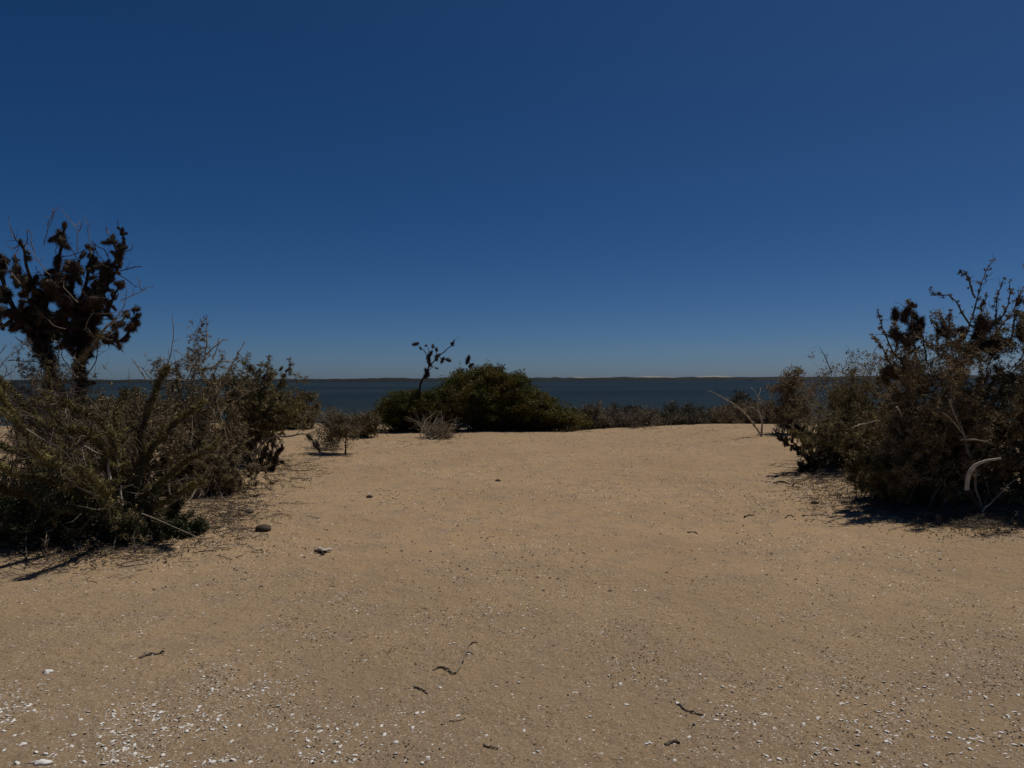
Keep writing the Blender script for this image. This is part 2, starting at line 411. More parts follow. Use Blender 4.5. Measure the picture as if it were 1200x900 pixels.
LMN, LMF = 2.6, 3.0   # leaves per shrub, near and far
def shrub(name, label, cat, base, env, d, rz, n_stem, group=None, r=.02, twigs=(6, 5), leaf=None, leaf_n=4000, leaf_sz=((.012, .028), (.003, .007)),
          tuft=None, tuft_n=0, tuft_sz=((.025, .07), (.003, .006)), wood='bark', parts=9, bow=.55, amp=.10, jit=.02, spread=.75, fine=0, lo=.1, sides=5, third=True, base_r=.12, clump=9, lm=1.0, blades=None):
    leaf_n = int(lm * leaf_n * (LMN if np.linalg.norm(base) < 15 else LMF)); tuft_n = int(tuft_n * 1.5); r = r * .72
    near = np.linalg.norm(base) < 15
    leaf_sz = ((leaf_sz[0][0] * 1.9, leaf_sz[0][1] * 1.9), (leaf_sz[1][0] * 1.7, leaf_sz[1][1] * 1.7)) if near else ((leaf_sz[0][0] * 1.4, leaf_sz[0][1] * 1.4), (leaf_sz[1][0] * 1.3, leaf_sz[1][1] * 1.3))
    if not near: jit = .05
    root = thing(name, label, cat, base, group)
    tg = targets(env, d, rz, n_stem)
    st = []; 
    for t in tg:
        b0 = np.array(base) + np.array([R.normal() * base_r, R.normal() * base_r, -.03])
        h = t - b0; mid = b0 + h * .45 + np.array([-h[0] * .18, -h[1] * .18, abs(h[2]) * bow * .35 + .05 * np.linalg.norm(h[:2])])
        L = np.linalg.norm(h)
        st.append(wander(bez(b0, mid, t, 10), amp * L * .5))
    st = np.array(st)
    rad = (R.uniform(.6, 1.15, (n_stem, 1)) * r) * np.linspace(1, .22, 10)
    c1, r1 = children(st, rad, twigs[0], lo, 1., (.18, .42), spread, .25)
    c2, r2 = children(c1, r1, twigs[1], .2, 1., (.3, .65), spread, .12, n=5)
    lists = [(st, rad, sides), (c1, r1, 4), (c2, r2, 3)]
    if third:
        c3, r3 = children(c2, r2, 2, .3, 1., (.35, .7), spread, .05, n=4); lists.append((c3, r3, 3))
    fp = c3 if third else c2
    if near: parts = 100
    g_ = max(1, math.ceil(n_stem / parts)); k = 0
    per = [len(p) // n_stem for p, _, _ in lists]; kk = 1
    while k < n_stem:
        mb = MB(); e = min(n_stem, k + g_)
        for (p, rr, sd), q in zip(lists, per): mb.tubes(p[k * q:e * q], rr[k * q:e * q], sd)
        mb.build('stem' if g_ == 1 else 'branches', M[wood if kk % 3 else ('pale_wood' if kk % 2 else 'grey_twig')], root); k = e; kk += 1
    if leaf:
        mb = MB()
        for src, sh in ((fp, .55), (c2, .27), (c1, .18)):
            n = int(leaf_n * sh)
            c = sample(src, max(1, n // clump), .25, 1); leaves(mb, np.repeat(c, clump, 0), *leaf_sz, jit)
        mb.build('foliage', M[leaf], root)
    if tuft:
        mb = MB()
        for src, sh in ((c1, .35), (st, .12), (c2, .35), (fp, .18)):
            n = int(tuft_n * sh)
            c = sample(src, max(1, n // 9), .15, 1); spikes(mb, np.repeat(c, 9, 0), *tuft_sz, .009)
        mb.build('lichen', M[tuft], root)
    if blades:
        mb = MB(); c = sample(c1, blades, .3, 1); spikes(mb, c, (.12, .34), (.005, .010), .05, (0, 0, .8)); mb.build('twig_tips', M['grey_twig'], root)
    return root, st, c1

def fur(mb, path, r, dens, sz, wd=(.0015, .0035), bias=(0, 0, -.2)):
    """a coat of lichen or spines round a limb"""
    n = int(dens * np.linalg.norm(np.diff(path, axis=0), axis=1).sum())
    c = sample(path[None], n); u = rdir(n)
    c = c + u * r * R.uniform(.2, 1, n)[:, None]
    spikes(mb, c, sz, wd, .003, bias)

def limb_part(root, pts, r0, r1, mat, n=16, amp=.0, sides=7, name='limb', twig=0, twl=(.1, .25), spread=.8, tmat=None):
    p = resample(pts, n)
    if amp: p = wander(p, amp)
    mb = MB(); rr = np.linspace(r0, r1, n)[None] * R.uniform(.88, 1.12, (1, n)); mb.tubes(p[None], rr, sides)
    if twig:
        c1, q1 = children(p[None], rr, twig, .25, 1, twl, spread, .2); q1 = np.minimum(q1, .006); mb.tubes(c1, q1, 4)
        c2, q2 = children(c1, q1, 3, .25, 1, (.3, .6), .8, .1, n=4); mb.tubes(c2, q2, 3)
    o = mb.build(name, M[mat], root)
    return p, o

# ------------------------------------------------------------------ left: tall cholla tree
def tall_cholla():
    D = 9.5
    base = on_ground(P(78, 500, D)[0], D)
    root = thing('cholla_tree', 'tall dark shaggy cholla tree rising against the sky behind the left bushes', 'tree', base)
    b = base + np.array([0, 0, -.05])
    def limb(pix, d1, r0, r1, cl, gap, start=None, d0=D, lo=0.0, mat='cholla', drop=.14):
        pts = pl(pix, d0, d1)
        if start is not None: pts = np.vstack([start[None], pts])
        p, o = limb_part(root, pts, r0 * .75, r1, 'cholla_wood', n=18, amp=.03, twig=5, twl=(.18, .38))
        mb = MB(); seg = np.linalg.norm(np.diff(p, axis=0), axis=1); s = np.concatenate([[0], np.cumsum(seg)])
        q = s[-1] * lo
        while q < s[-1] + .01:
            i = min(len(p) - 2, int(np.searchsorted(s, q, 'right') - 1)); f = (q - s[i]) / (seg[i] + 1e-9)
            c = p[i] * (1 - f) + p[i + 1] * f; ax = unit(p[i + 1] - p[i])
            rr = 1.26 * cl * R.uniform(.6, 1.15) * (1 - .35 * q / s[-1])
            if R.uniform() > drop: blob(mb, c + R.normal(size=3) * rr * .55, unit(ax + R.normal(size=3) * .6), rr * R.uniform(.7, 1.25), rr * R.uniform(2.0, 3.2))
            for _ in range(int(R.uniform(0, 1.7))):   # joints hanging off the side
                dv = unit(R.normal(size=3) + np.array([0, 0, .1])); blob(mb, c + dv * rr * 1.4, dv, rr * .75, rr * R.uniform(1.8, 2.8))
            q += gap * R.uniform(.7, 1.3)
        mb.build('spines', M[mat], o)
        return p
    t1 = pl([(88, 520), (94, 449), (93, 423), (104, 401)], D, D)
    tp, to = limb_part(root, np.vstack([b[None], t1]), .065, .045, 'bark', n=14, name='trunk', sides=9)
    fb = MB(); fur(fb, tp, .09, 4000, (.03, .08), (.003, .006)); fb.build('spines', M['cholla'], to)
    t2 = pl([(70, 520), (61, 433), (50, 404), (44, 385)], D, D + .2)
    tp2, to = limb_part(root, np.vstack([b[None] + [-.08, .03, 0], t2]), .06, .045, 'bark', n=14, name='trunk', sides=9)
    fb = MB(); fur(fb, tp2, .13, 5200, (.03, .08), (.003, .006)); fb.build('spines', M['cholla'], to)
    e1, e2 = tp[-1], tp2[-1]
    limb([(32, 380), (13, 348), (2, 308), (-4, 290)], D + .3, .05, .02, .075, .09, e2)
    limb([(25, 372), (5, 380), (-15, 350)], D - .1, .04, .02, .08, .10, e2)
    limb([(53, 369), (59, 340), (66, 318), (74, 290), (79, 262)], D + .1, .05, .015, .085, .085, e2)
    limb([(50, 350), (36, 318), (30, 290), (24, 282)], D - .3, .035, .012, .06, .08, e2)
    limb([(38, 352), (22, 322), (19, 297)], D + .5, .03, .012, .05, .08, e2)
    limb([(70, 382), (80, 352), (88, 325), (94, 302)], D - .25, .05, .015, .085, .085, e2)
    limb([(75, 372), (95, 348), (104, 325), (109, 297), (108, 285)], D + .3, .04, .012, .075, .085, e1)
    limb([(108, 375), (120, 340), (132, 312), (139, 297), (132, 275)], D - .1, .04, .012, .07, .085, e1)
    limb([(125, 335), (138, 312), (143, 290), (144, 268)], D + .2, .03, .008, .04, .08, e1, lo=.45)
    limb([(112, 372), (128, 362), (138, 340), (146, 328)], D - .4, .03, .01, .06, .085, e1, lo=.4)
    limb([(118, 393), (135, 398), (148, 394), (160, 376), (164, 364)], D - .2, .035, .012, .075, .085, e1, lo=.35)
    limb([(118, 390), (135, 380), (146, 366), (150, 360)], D + .4, .03, .01, .055, .085, e1, lo=.4)
    limb([(85, 362), (70, 345), (64, 330)], D - .6, .03, .012, .09, .09, e1)
    limb([(95, 365), (112, 352), (124, 342)], D - .5, .03, .012, .085, .09, e1)
    limb([(90, 400), (78, 402), (72, 398)], D - .4, .03, .012, .06, .09, e1, lo=.4)
    limb([(92, 470), (95, 449), (93, 423), (104, 401)], D, .03, .03, .062, .09, b, lo=.5)
    limb([(70, 480), (61, 440), (50, 404), (44, 385)], D + .1, .03, .03, .075, .09, b, lo=.45)
    limb([(108, 352), (118, 330), (122, 312)], D + .3, .03, .01, .07, .085, e1)
    p, o = limb_part(root, np.vstack([tp[10][None], pl([(104, 410), (116, 397), (124, 386), (140, 372)], D - .3)]), .03, .010, 'pale_wood', n=14, amp=.03, twig=8, twl=(.12, .3))
    fb = MB(); fur(fb, p[:10], .05, 2200, (.02, .05), (.002, .0045)); fb.build('lichen', M['lichen'], o)
    for pix in ([(95, 425), (80, 408), (66, 398)], [(66, 430), (66, 405), (58, 392)], [(48, 415), (30, 405), (18, 392)], [(92, 440), (78, 425), (72, 405)]):
        limb_part(root, pl(pix, D - .3), .010, .004, 'pale_wood', n=10, amp=.04, sides=5, name='bare_twig', twig=5, twl=(.15, .35))
    # bare grey twigs standing out of the crown
    for pix, d in (([(53, 285), (57, 260), (64, 242)], D), ([(58, 262), (64, 250), (71, 241)], D), ([(92, 292), (92, 272), (80, 256), (71, 241)], D - .1),
                   ([(42, 292), (38, 275), (34, 266)], D), ([(30, 285), (18, 272), (11, 253)], D - .3), ([(24, 284), (12, 288), (5, 283)], D - .3),
                   ([(109, 285), (109, 266), (101, 250)], D + .2), ([(130, 280), (127, 265), (127, 256)], D), ([(92, 270), (98, 256)], D),
                   ([(25, 330), (14, 312), (7, 292)], D - .3), ([(67, 294), (67, 275)], D), ([(142, 350), (160, 343), (170, 337), (180, 335)], D - .4), ([(166, 338), (161, 322)], D - .5),
                   ([(122, 386), (140, 365), (150, 343), (149, 325)], D - .5), ([(60, 320), (45, 300), (30, 280)], D - .5), ([(92, 352), (75, 332), (78, 318)], D - .7),
                   ([(78, 383), (60, 376), (48, 362)], D - .6), ([(100, 385), (108, 370), (128, 366), (150, 368)], D - .6)):
        limb_part(root, pl(pix, d), .0065, .0025, 'grey_twig', n=9, amp=.03, sides=5, name='bare_twig', twig=4, twl=(.12, .3))
tall_cholla()

# ------------------------------------------------------------------ left foreground: lichen-coated shrub
def lichen_shrub():
    base = G(142, 626); D = base[1]
    root = thing('lichen_shrub', 'wide shrub of yellow-green lichen coated limbs fanning from one trunk, nearest at left', 'shrub', base)
    b = base + np.array([0, 0, -.04])
    specs = [([(133, 570), (135, 534), (120, 498), (93, 474), (80, 462)], -.5, .055, .018), ([(115, 595), (100, 575), (72, 546), (30, 504), (0, 459), (-30, 430)], -.7, .045, .014),
             ([(105, 590), (62, 562), (6, 543), (-30, 530)], -.9, .04, .015), ([(110, 570), (75, 515), (40, 485), (8, 455), (-20, 430)], .1, .04, .014),
             ([(125, 560), (112, 525), (98, 510), (62, 503)], -.6, .03, .012), ([(150, 575), (162, 540), (163, 498), (180, 450), (192, 429)], .3, .04, .012),
             ([(152, 580), (180, 525), (210, 492), (240, 468)], .2, .035, .01), ([(150, 590), (190, 560), (225, 530), (255, 520)], -.1, .03, .01),
             ([(145, 570), (150, 520), (140, 485), (150, 455)], .5, .03, .01), ([(110, 585), (60, 540), (20, 525), (-20, 500)], .4, .03, .012), ([(118, 575), (85, 525), (60, 470), (50, 440)], .7, .03, .012),
             ([(125, 600), (95, 570), (62, 540), (30, 520)], -1.25, .03, .01), ([(140, 600), (128, 580), (112, 560), (90, 548)], -1.2, .026, .009),
             ([(150, 600), (185, 590), (215, 570), (235, 560)], -.4, .025, .008), ([(120, 600), (70, 590), (20, 570), (-20, 565)], -.8, .03, .01)]
    for pix, dz, r0, r1 in specs:
        p, o = limb_part(root, np.vstack([b[None] + R.normal(size=3) * [.05, .05, 0], pl(pix, D + dz * .25, D + dz)]), r0 * .62, r1 * .7, 'bark', n=18, amp=.05, twig=22, twl=(.12, .32))
        fb = MB(); fur(fb, p[3:], r0 * .5 + .018, 7000, (.015, .05), (.002, .0045))
        c1, q1 = children(p[None], np.full((1, 18), r0), 7, .25, 1, (.08, .2), .7, .2)
        c2, _ = children(c1, q1, 2, .2, 1, (.3, .6), .9, .1, n=6); fb.tubes(c2, np.full(c2.shape[:2], .002), 3)
        for c in c2: fur(fb, c, .006, 300, (.008, .024), (.0014, .003))
        fb.tubes(c1, np.full(c1.shape[:2], .004), 4)
        for c in c1: fur(fb, c, .014, 2200, (.010, .034), (.0014, .003))
        fb.build('lichen', M['lichen'], o)
    for pix in ([(128, 560), (126, 545), (127, 536)], [(142, 590), (140, 575), (141, 566)]):
        limb_part(root, pl(pix, D - .25), .016, .005, 'bleached', n=8, name='bare_twig', sides=6)
    for pix in ([(100, 545), (95, 520), (112, 528), (120, 530)], [(30, 500), (50, 512), (70, 520)], [(165, 600), (185, 608), (230, 628)], [(60, 618), (50, 622)]):
        limb_part(root, pl(pix, D - .5, D - .6), .008, .003, 'pale_wood', n=8, name='bare_twig', sides=5, twig=3)
lichen_shrub()

EN = lambda *a: list(a)
shrub('grey_twig_bush', 'tangled grey leafless twig bush at the left edge around the cholla trunks', 'bush', on_ground(P(40, 500, 8.9)[0], 8.9), EN((15, 446, 52, 46, 1), (70, 462, 42, 36, .8), (85, 488, 55, 34, .8), (20, 520, 60, 40, .6)), 8.9, .5, 52, wood='grey_twig', r=.014, leaf='brown_leaf', leaf_n=900, tuft='brown_tuft', tuft_n=9000, twigs=(7, 5), spread=.9, base_r=.4)
shrub('low_green_bush', 'low dark green leafy bush filling the bottom left under the lichen shrub', 'bush', G(30, 636) + [0, .3, 0], EN((20, 590, 80, 32, 1), (75, 582, 50, 34, .7)), 7.5, .45, 34, r=.009, leaf='green_leaf', leaf_n=22000, leaf_sz=((.009, .019), (.003, .006)), tuft='brown_tuft', tuft_n=5000, twigs=(6, 5), bow=.3, spread=.9, base_r=.45, group='low green bushes under the lichen shrub')
shrub('low_green_bush', 'low dark green bush around the base of the lichen coated trunk', 'bush', G(148, 628) + [0, .1, 0], EN((140, 600, 58, 26, 1), (190, 606, 34, 22, .7)), 7.6, .4, 28, r=.008, leaf='green_leaf', leaf_n=9000, leaf_sz=((.009, .019), (.0025, .005)), tuft='brown_tuft', tuft_n=16000, twigs=(6, 5), bow=.3, spread=.9, base_r=.3, group='low green bushes under the lichen shrub')
shrub('low_green_bush', 'sparse low green sprig trailing onto the sand right of the lichen shrub', 'bush', G(205, 632) + [0, .05, 0], EN((215, 620, 26, 18, 1),), 7.6, .15, 12, r=.005, leaf='green_leaf', leaf_n=2600, leaf_sz=((.012, .026), (.003, .007)), twigs=(5, 4), bow=.3, base_r=.08, group='low green bushes under the lichen shrub')

# mid-left shrubs
r_, st_, _ = shrub('olive_shrub', 'tall olive brown shrub with bare grey branches on top, right of the lichen shrub', 'shrub', G(222, 578), EN((225, 470, 62, 60, 1.2), (235, 430, 40, 38, .6), (190, 480, 40, 40, .6), (250, 510, 50, 40, .6)), 10.9, .7, 34, r=.022, wood='grey_twig',
      leaf='olive_leaf', leaf_n=1300, tuft='brown_tuft', tuft_n=36000, twigs=(7, 5), spread=.8, jit=.03, parts=12, base_r=.25)
for pix in ([(205, 470), (220, 440), (238, 411), (244, 400)], [(196, 440), (198, 415), (202, 395), (202, 366)], [(171, 442), (162, 428), (155, 417)], [(236, 436), (262, 423), (272, 423), (283, 416)],
            [(225, 492), (243, 472), (265, 445), (268, 430)], [(243, 472), (252, 482), (254, 494)], [(240, 415), (241, 390), (241, 366)], [(208, 484), (225, 490), (238, 492)], [(207, 470), (240, 470)], [(262, 445), (276, 420), (287, 400)], [(250, 420), (257, 392)], [(240, 415), (262, 398), (268, 396)]):
    limb_part(r_, pl(pix, 10.5, 10.4), .010, .004, 'pale_wood', n=10, amp=.03, sides=5, name='bare_branch', twig=4, twl=(.1, .25))
shrub('low_brown_bush', 'low dense brown twig bush on the sand below the olive shrub', 'bush', G(245, 578), EN((235, 545, 48, 28, 1),), 10.3, .5, 26, r=.008, wood='bark', leaf='brown_leaf', leaf_n=1500, tuft='brown_tuft', tuft_n=26000, twigs=(6, 5), bow=.2, base_r=.35, leaf_sz=((.02, .05), (.002, .005)))
shrub('tangled_shrub', 'tangled olive brown shrub between the cholla tree and the olive shrub', 'shrub', on_ground(P(160, 520, 10.2)[0], 10.2), EN((165, 490, 45, 36, 1), (150, 520, 40, 40, .7)), 10.2, .6, 24, r=.014, wood='grey_twig', leaf='olive_leaf', leaf_n=700, tuft='lichen', tuft_n=15000)

def cholla_shrub(name, label, base, limbs, cl, gap, mat='cholla_olive', group=None, wood='bark', drop=.1, r=.03):
    root = thing(name, label, 'cactus', base, group)
    for pts in limbs:
        p, o = limb_part(root, pts, r, r * .35, wood, n=14, amp=.03)
        mb = MB(); seg = np.linalg.norm(np.diff(p, axis=0), axis=1); s = np.concatenate([[0], np.cumsum(seg)]); q = s[-1] * .2
        while q < s[-1] + .01:
            i = min(len(p) - 2, int(np.searchsorted(s, q, 'right') - 1)); f = (q - s[i]) / (seg[i] + 1e-9)
            c = p[i] * (1 - f) + p[i + 1] * f; ax = unit(p[i + 1] - p[i]); rr = cl * R.uniform(.65, 1.25)
            if R.uniform() > drop: blob(mb, c + R.normal(size=3) * rr * .3, unit(ax + R.normal(size=3) * .4), rr, rr * R.uniform(1.9, 3))
            if R.uniform() < .5:
                dv = unit(R.normal(size=3) + np.array([0, 0, .2])); blob(mb, c + dv * rr * 1.5, dv, rr * .8, rr * R.uniform(1.8, 2.8))
            q += gap * R.uniform(.7, 1.3)
        mb.build('joints', M[mat], o)
    return root

shrub('olive_shrub', 'bushy olive shrub wrapped around the dark cholla trunk at the left sand edge', 'shrub', on_ground(P(300, 545, 13.6)[0], 13.6), EN((300, 458, 40, 32, 1.2), (275, 470, 32, 34, .8), (335, 464, 20, 22, .6), (264, 515, 22, 26, .4)), 13.6, .6, 34, r=.014, wood='bark', leaf='olive_leaf', leaf_n=3200, leaf_sz=((.018, .04), (.004, .009)), tuft='lichen', tuft_n=34000, base_r=.2, lo=.25)
shrub('tangled_shrub', 'dense grey brown tangle closing the gap below the cholla tree crown', 'shrub', on_ground(P(120, 540, 9.8)[0], 9.8), EN((130, 508, 70, 44, 1), (90, 490, 45, 32, .6)), 9.6, .6, 40, r=.012, wood='grey_twig', leaf='brown_leaf', leaf_n=400, tuft='brown_tuft', tuft_n=16000, base_r=.4, spread=.9)
D6 = 13.0
b6 = G(288, 547)
def fan(base, pixs, d0, spreadz):
    return [np.vstack([np.array(base)[None] - [0, 0, .04], pl(px_, d0, d0 + R.uniform(-spreadz, spreadz))]) for px_ in pixs]
cholla_shrub('cholla_cactus', 'bushy olive cholla with a dark trunk standing on the sand beside the olive shrub', b6,
    fan(b6, [[(289, 510), (286, 485), (270, 460), (262, 440)], [(289, 505), (295, 475), (305, 450), (313, 430)], [(290, 505), (305, 480), (325, 455), (333, 440), (342, 423)], [(290, 510), (312, 490), (335, 475), (348, 462)],
             [(286, 510), (275, 490), (265, 480)], [(288, 500), (300, 465), (318, 440), (327, 434)], [(289, 500), (282, 470), (280, 450)], [(292, 505), (315, 470), (330, 470)], [(290, 505), (308, 492), (330, 492)], [(288, 495), (294, 462), (296, 445)]], 13.0, .6), .042, .10, r=.014)
b7 = G(318, 551)
cholla_shrub('cholla_cactus', 'small dark upright cholla clump on the sand in front of the bushy cholla', b7, fan(b7, [[(312, 530), (308, 518)], [(318, 530), (320, 515)], [(322, 535), (330, 525)], [(308, 540), (302, 535)], [(320, 540), (332, 540)]], b7[1], .15), .06, .09, mat='cholla', r=.02)
rA = thing('fallen_branch', 'pale bowed branch with drooping dark tip reaching over the sand from the cholla', 'branch', P(306, 540, 13.2))
pA, oA = limb_part(rA, pl([(296, 536), (306, 520), (318, 511), (338, 510), (356, 507), (366, 514), (371, 524)], 13.2, 13.0), .028, .010, 'pale_wood', n=18, name='branch', twig=6)
mbA = MB()
for i in (13, 14, 15, 16, 17): blob(mbA, pA[i] + R.normal(size=3) * .02, unit(pA[i] - pA[i - 1]), .045, .12)
mbA.build('joints', M['cholla'], oA)

# behind, left of centre
shrub('olive_bush', 'brownish green bush behind the bushy cholla, near the water at left', 'bush', on_ground(P(352, 500, 21.5)[0], 21.5), EN((352, 478, 28, 20, 1), (330, 482, 20, 20, .5)), 21.5, .8, 22, r=.016, leaf='olive_leaf', leaf_n=7000, leaf_sz=((.03, .07), (.008, .016)), base_r=.4, parts=3, third=False)
g4 = G(404, 531)
r4, _, _ = shrub('small_tree', 'small flat-topped shrub tree on a thin bare stem at the left sand edge', 'shrub', np.array([g4[0], g4[1], P(404, 508, g4[1])[2]]), EN((404, 489, 28, 13, 1), (384, 502, 20, 16, .7), (425, 500, 14, 14, .5)), g4[1], .5, 26, r=.012, wood='grey_twig', leaf='olive_leaf', leaf_n=1100, leaf_sz=((.02, .05), (.004, .01)), lo=.3, base_r=.02, blades=1000)
limb_part(r4, np.array([g4 + [0, 0, -.05], g4 + [.02, 0, .2], [g4[0], g4[1], P(404, 505, g4[1])[2]]]), .020, .014, 'bark', n=8, amp=.05, name='trunk', twig=3, twl=(.2, .5))
shrub('dry_bush', 'low grey dry twig bush on the sand left of the small flat-topped tree', 'bush', G(380, 526), EN((376, 510, 22, 14, 1), (400, 516, 14, 11, .9)), 16.4, .3, 26, r=.008, wood='grey_twig', leaf='scrub_leaf', leaf_n=700, base_r=.15, parts=3)
shrub('olive_bush', 'pale olive bush between the small flat-topped tree and the dark green bush', 'bush', on_ground(P(428, 500, 20)[0], 20.0), EN((426, 493, 18, 14, 1),), 20, .5, 16, r=.012, leaf='olive_leaf', leaf_n=4000, leaf_sz=((.025, .06), (.006, .012)), base_r=.2, parts=3, third=False)
for i, (x, y, rx, ry, dd, lb) in enumerate(((150, 478, 40, 18, 24, 'dark scrub bush seen through the gap right of the cholla trunk'), (105, 480, 30, 18, 26, 'dark scrub bush behind the cholla trunk'), (300, 478, 36, 16, 25, 'dark scrub bush hidden behind the bushy cholla'), (215, 482, 40, 20, 24, 'dark scrub bush behind the olive shrub'))):
    shrub('scrub_bush', lb, 'bush', on_ground(P(x, y, dd)[0], dd), EN((x, y, rx, ry, 1),), dd, .8, 18, r=.014, leaf='green_leaf', leaf_n=4500, leaf_sz=((.03, .08), (.008, .018)), base_r=.5, parts=2, third=False, group='scrub along the shore')

# ------------------------------------------------------------------ centre: dark green mound
def leafy_mound(name, label, base, env, d, n_cl, leaf, mat, sz, group=None):
    root = thing(name, label, 'bush', base, group)
    tg = []; wts = np.array([e[2] * e[3] for e in env], float); wts /= wts.sum()
    cs = R.choice(len(env), n_cl, p=wts)
    for c in cs:
        cx, cy, rx, ry, rz = env[c]; u = rdir(1)[0]; u[2] = abs(u[2]) * 1.0 if R.uniform() < .75 else u[2]; u = u * R.uniform(.55, 1.0)
        tg.append(P(cx + rx * u[0], cy - ry * u[2], d + rz * u[1]))
    tg = np.array(tg)
    st = []
    for t in tg[::3]:
        b0 = np.array([base[0] + (t[0] - base[0]) * .45, base[1] + (t[1] - base[1]) * .3, 0]); b0[2] = gz(b0[0], b0[1]) - .05
        st.append(wander(bez(b0, (b0 + t) / 2 + [0, 0, .15], t, 8), .12))
    st = np.array(st); rd = np.linspace(.022, .006, 8)[None] * np.ones((len(st), 1))
    c1, r1 = children(st, rd, 5, .3, 1, (.2, .45), .8, .2)
    k = len(st) // 4
    for i in range(4):
        e = len(st) if i == 3 else (i + 1) * k
        mb = MB(); mb.tubes(st[i * k:e], rd[i * k:e], 5); mb.tubes(c1[i * k * 5:e * 5], r1[i * k * 5:e * 5], 3); mb.build('branches', M['bark'], root)
    mb = MB()
    for t in tg:
        n = int(leaf * R.uniform(.5, 1.4)); rr = R.uniform(.09, .2)
        c = t + rdir(n) * (R.uniform(0, 1, n) ** .5)[:, None] * rr * np.array([1.2, 1.2, .8])
        leaves(mb, c, *sz, .01, (0, 0, .5))
    n = n_cl * 3
    c = sample(c1, n, .6, 1); leaves(mb, np.repeat(c, 4, 0), *sz, .03, (0, 0, .5))
    mb.build('foliage', M[mat], root)
    return root
bc = G(585, 504) + [0, 1.0, 0]
leafy_mound('green_bush', 'large rounded dark green bush with rusty patches at the centre of the sand edge', bc,
    EN((575, 478, 55, 46, 1.0), (545, 480, 35, 46, .9), (610, 485, 45, 34, 1.0), (655, 494, 34, 18, .9), (668, 498, 26, 11, .7), (578, 445, 18, 17, .6), (555, 450, 26, 20, .7), (600, 452, 22, 16, .7), (630, 492, 35, 28, .9)), 23.0, 950, 95, 'mound_leaf', ((.035, .08), (.010, .022)))
bc2 = G(480, 506) + [0, .8, 0]
leafy_mound('green_bush', 'olive green bush with bare snag above it, left of the largest dark green bush', bc2,
    EN((482, 481, 42, 26, .9), (452, 495, 26, 14, .8), (518, 481, 40, 28, .9), (540, 468, 30, 28, .8), (470, 474, 20, 12, .5)), 22.6, 720, 85, 'olive_mound' if 'olive_mound' in M else 'mound_leaf', ((.03, .07), (.008, .018)))

bs = on_ground(P(490, 470, 22.4)[0], 22.4)
root = thing('cholla_snag', 'crooked dark cholla branch standing against the sky above the green bush', 'cactus', bs)
def snag(pix, r0, r1, cl, at, d=22.4):
    p, o = limb_part(root, pl(pix, d), r0 * .45, r1 * .45, 'cholla_wood', n=16, amp=.04, sides=6)
    mb = MB()
    for t, k in at:
        i = min(15, max(1, int(t * 15))); blob(mb, p[i] + R.normal(size=3) * .03, unit(p[i] - p[i - 1] + R.normal(size=3) * .3), .78 * cl * k, cl * k * 2.4)
    if at: mb.build('joints', M['cholla'], o)
snag([(488, 500), (491, 460), (494, 445), (500, 435), (503, 424), (502, 414)], .09, .05, .11, ((.55, 1.1), (.66, 1.1), (.8, .8), (.92, 1.0), (1, .9)))
snag([(502, 430), (512, 420), (520, 412), (528, 405), (533, 398)], .05, .02, .09, ((.2, 1.0), (.38, .9), (.8, .7), (.9, .6)))
snag([(515, 418), (520, 419), (526, 418)], .03, .02, .10, ((.5, .9), (.9, .9)))
snag([(513, 420), (512, 410), (509, 405)], .03, .015, .08, ((.6, .8), (.95, .9)))
snag([(503, 418), (496, 411), (491, 406), (486, 402)], .035, .015, .09, ((.6, .6), (.95, 1.0)))
snag([(502, 414), (502, 406), (500, 403)], .02, .012, .06, ((.95, .7),))
snag([(502, 436), (508, 431), (514, 432)], .025, .012, .06, ((.6, .7), (.95, .6)))
snag([(530, 402), (536, 396), (540, 393)], .012, .006, .05, ())
snag([(526, 407), (534, 403)], .012, .006, .05, ())
bs = on_ground(P(556, 470, 23)[0], 23.0)
root = thing('cholla_snag', 'small dark cholla tip poking out of the top of the green bush', 'cactus', bs)
snag([(560, 480), (556, 445), (552, 428), (546, 419)], .05, .02, .10, ((.72, .8), (.85, .9), (.97, 1.0)), 23)
snag([(553, 432), (549, 428)], .02, .012, .07, ((.9, .8),), 23)

shrub('dead_brush', 'low spray of pale dead twigs lying on the sand before the green bush', 'brush', G(503, 514), EN((500, 492, 48, 8, 1), (520, 500, 30, 6, .5), (510, 486, 20, 6, .3)), 20.6, .6, 26, r=.013, wood='grey_twig', twigs=(4, 4), bow=.5, amp=.08, spread=.5, parts=6, third=False, base_r=.18)
shrub('dead_brush', 'dark knot of dead twigs on the sand under the pale dead spray', 'brush', G(513, 515), EN((511, 509, 20, 6, 1),), 20.4, .3, 24, r=.012, wood='bark', twigs=(5, 4), bow=.2, parts=3, third=False, base_r=.2, leaf='brown_leaf', leaf_n=900, leaf_sz=((.03, .06), (.006, .012)))

# ------------------------------------------------------------------ scrub row along the crest
row = [(698, 480, 22, 16, 'tangled grey scrub bush at the foot of the large green bush', 'scrub_leaf'), (722, 484, 20, 14, 'grey scrub bush, second right of the large green bush', 'scrub_leaf'), (746, 484, 20, 13, 'thin twiggy grey scrub bush in the shoreline row', 'scrub_leaf'),
       (772, 489, 18, 11, 'low dark scrub bush sitting in the dip of the sand edge', 'scrub_dark'), (790, 487, 18, 13, 'dark green scrub bush beside the dip in the sand edge', 'scrub_dark'), (812, 482, 22, 15, 'dark upright scrub bush with a single tall twig', 'scrub_dark'),
       (842, 482, 24, 16, 'brown grey scrub bush left of the bleached dead shrub', 'brown_leaf'), (870, 478, 24, 20, 'tall brown scrub bush behind the bleached dead shrub', 'brown_leaf'), (900, 482, 22, 16, 'brown scrub bush right of the bleached dead shrub', 'brown_leaf'), (925, 485, 22, 14, 'grey brown scrub bush at the foot of the right bushes', 'scrub_leaf')]
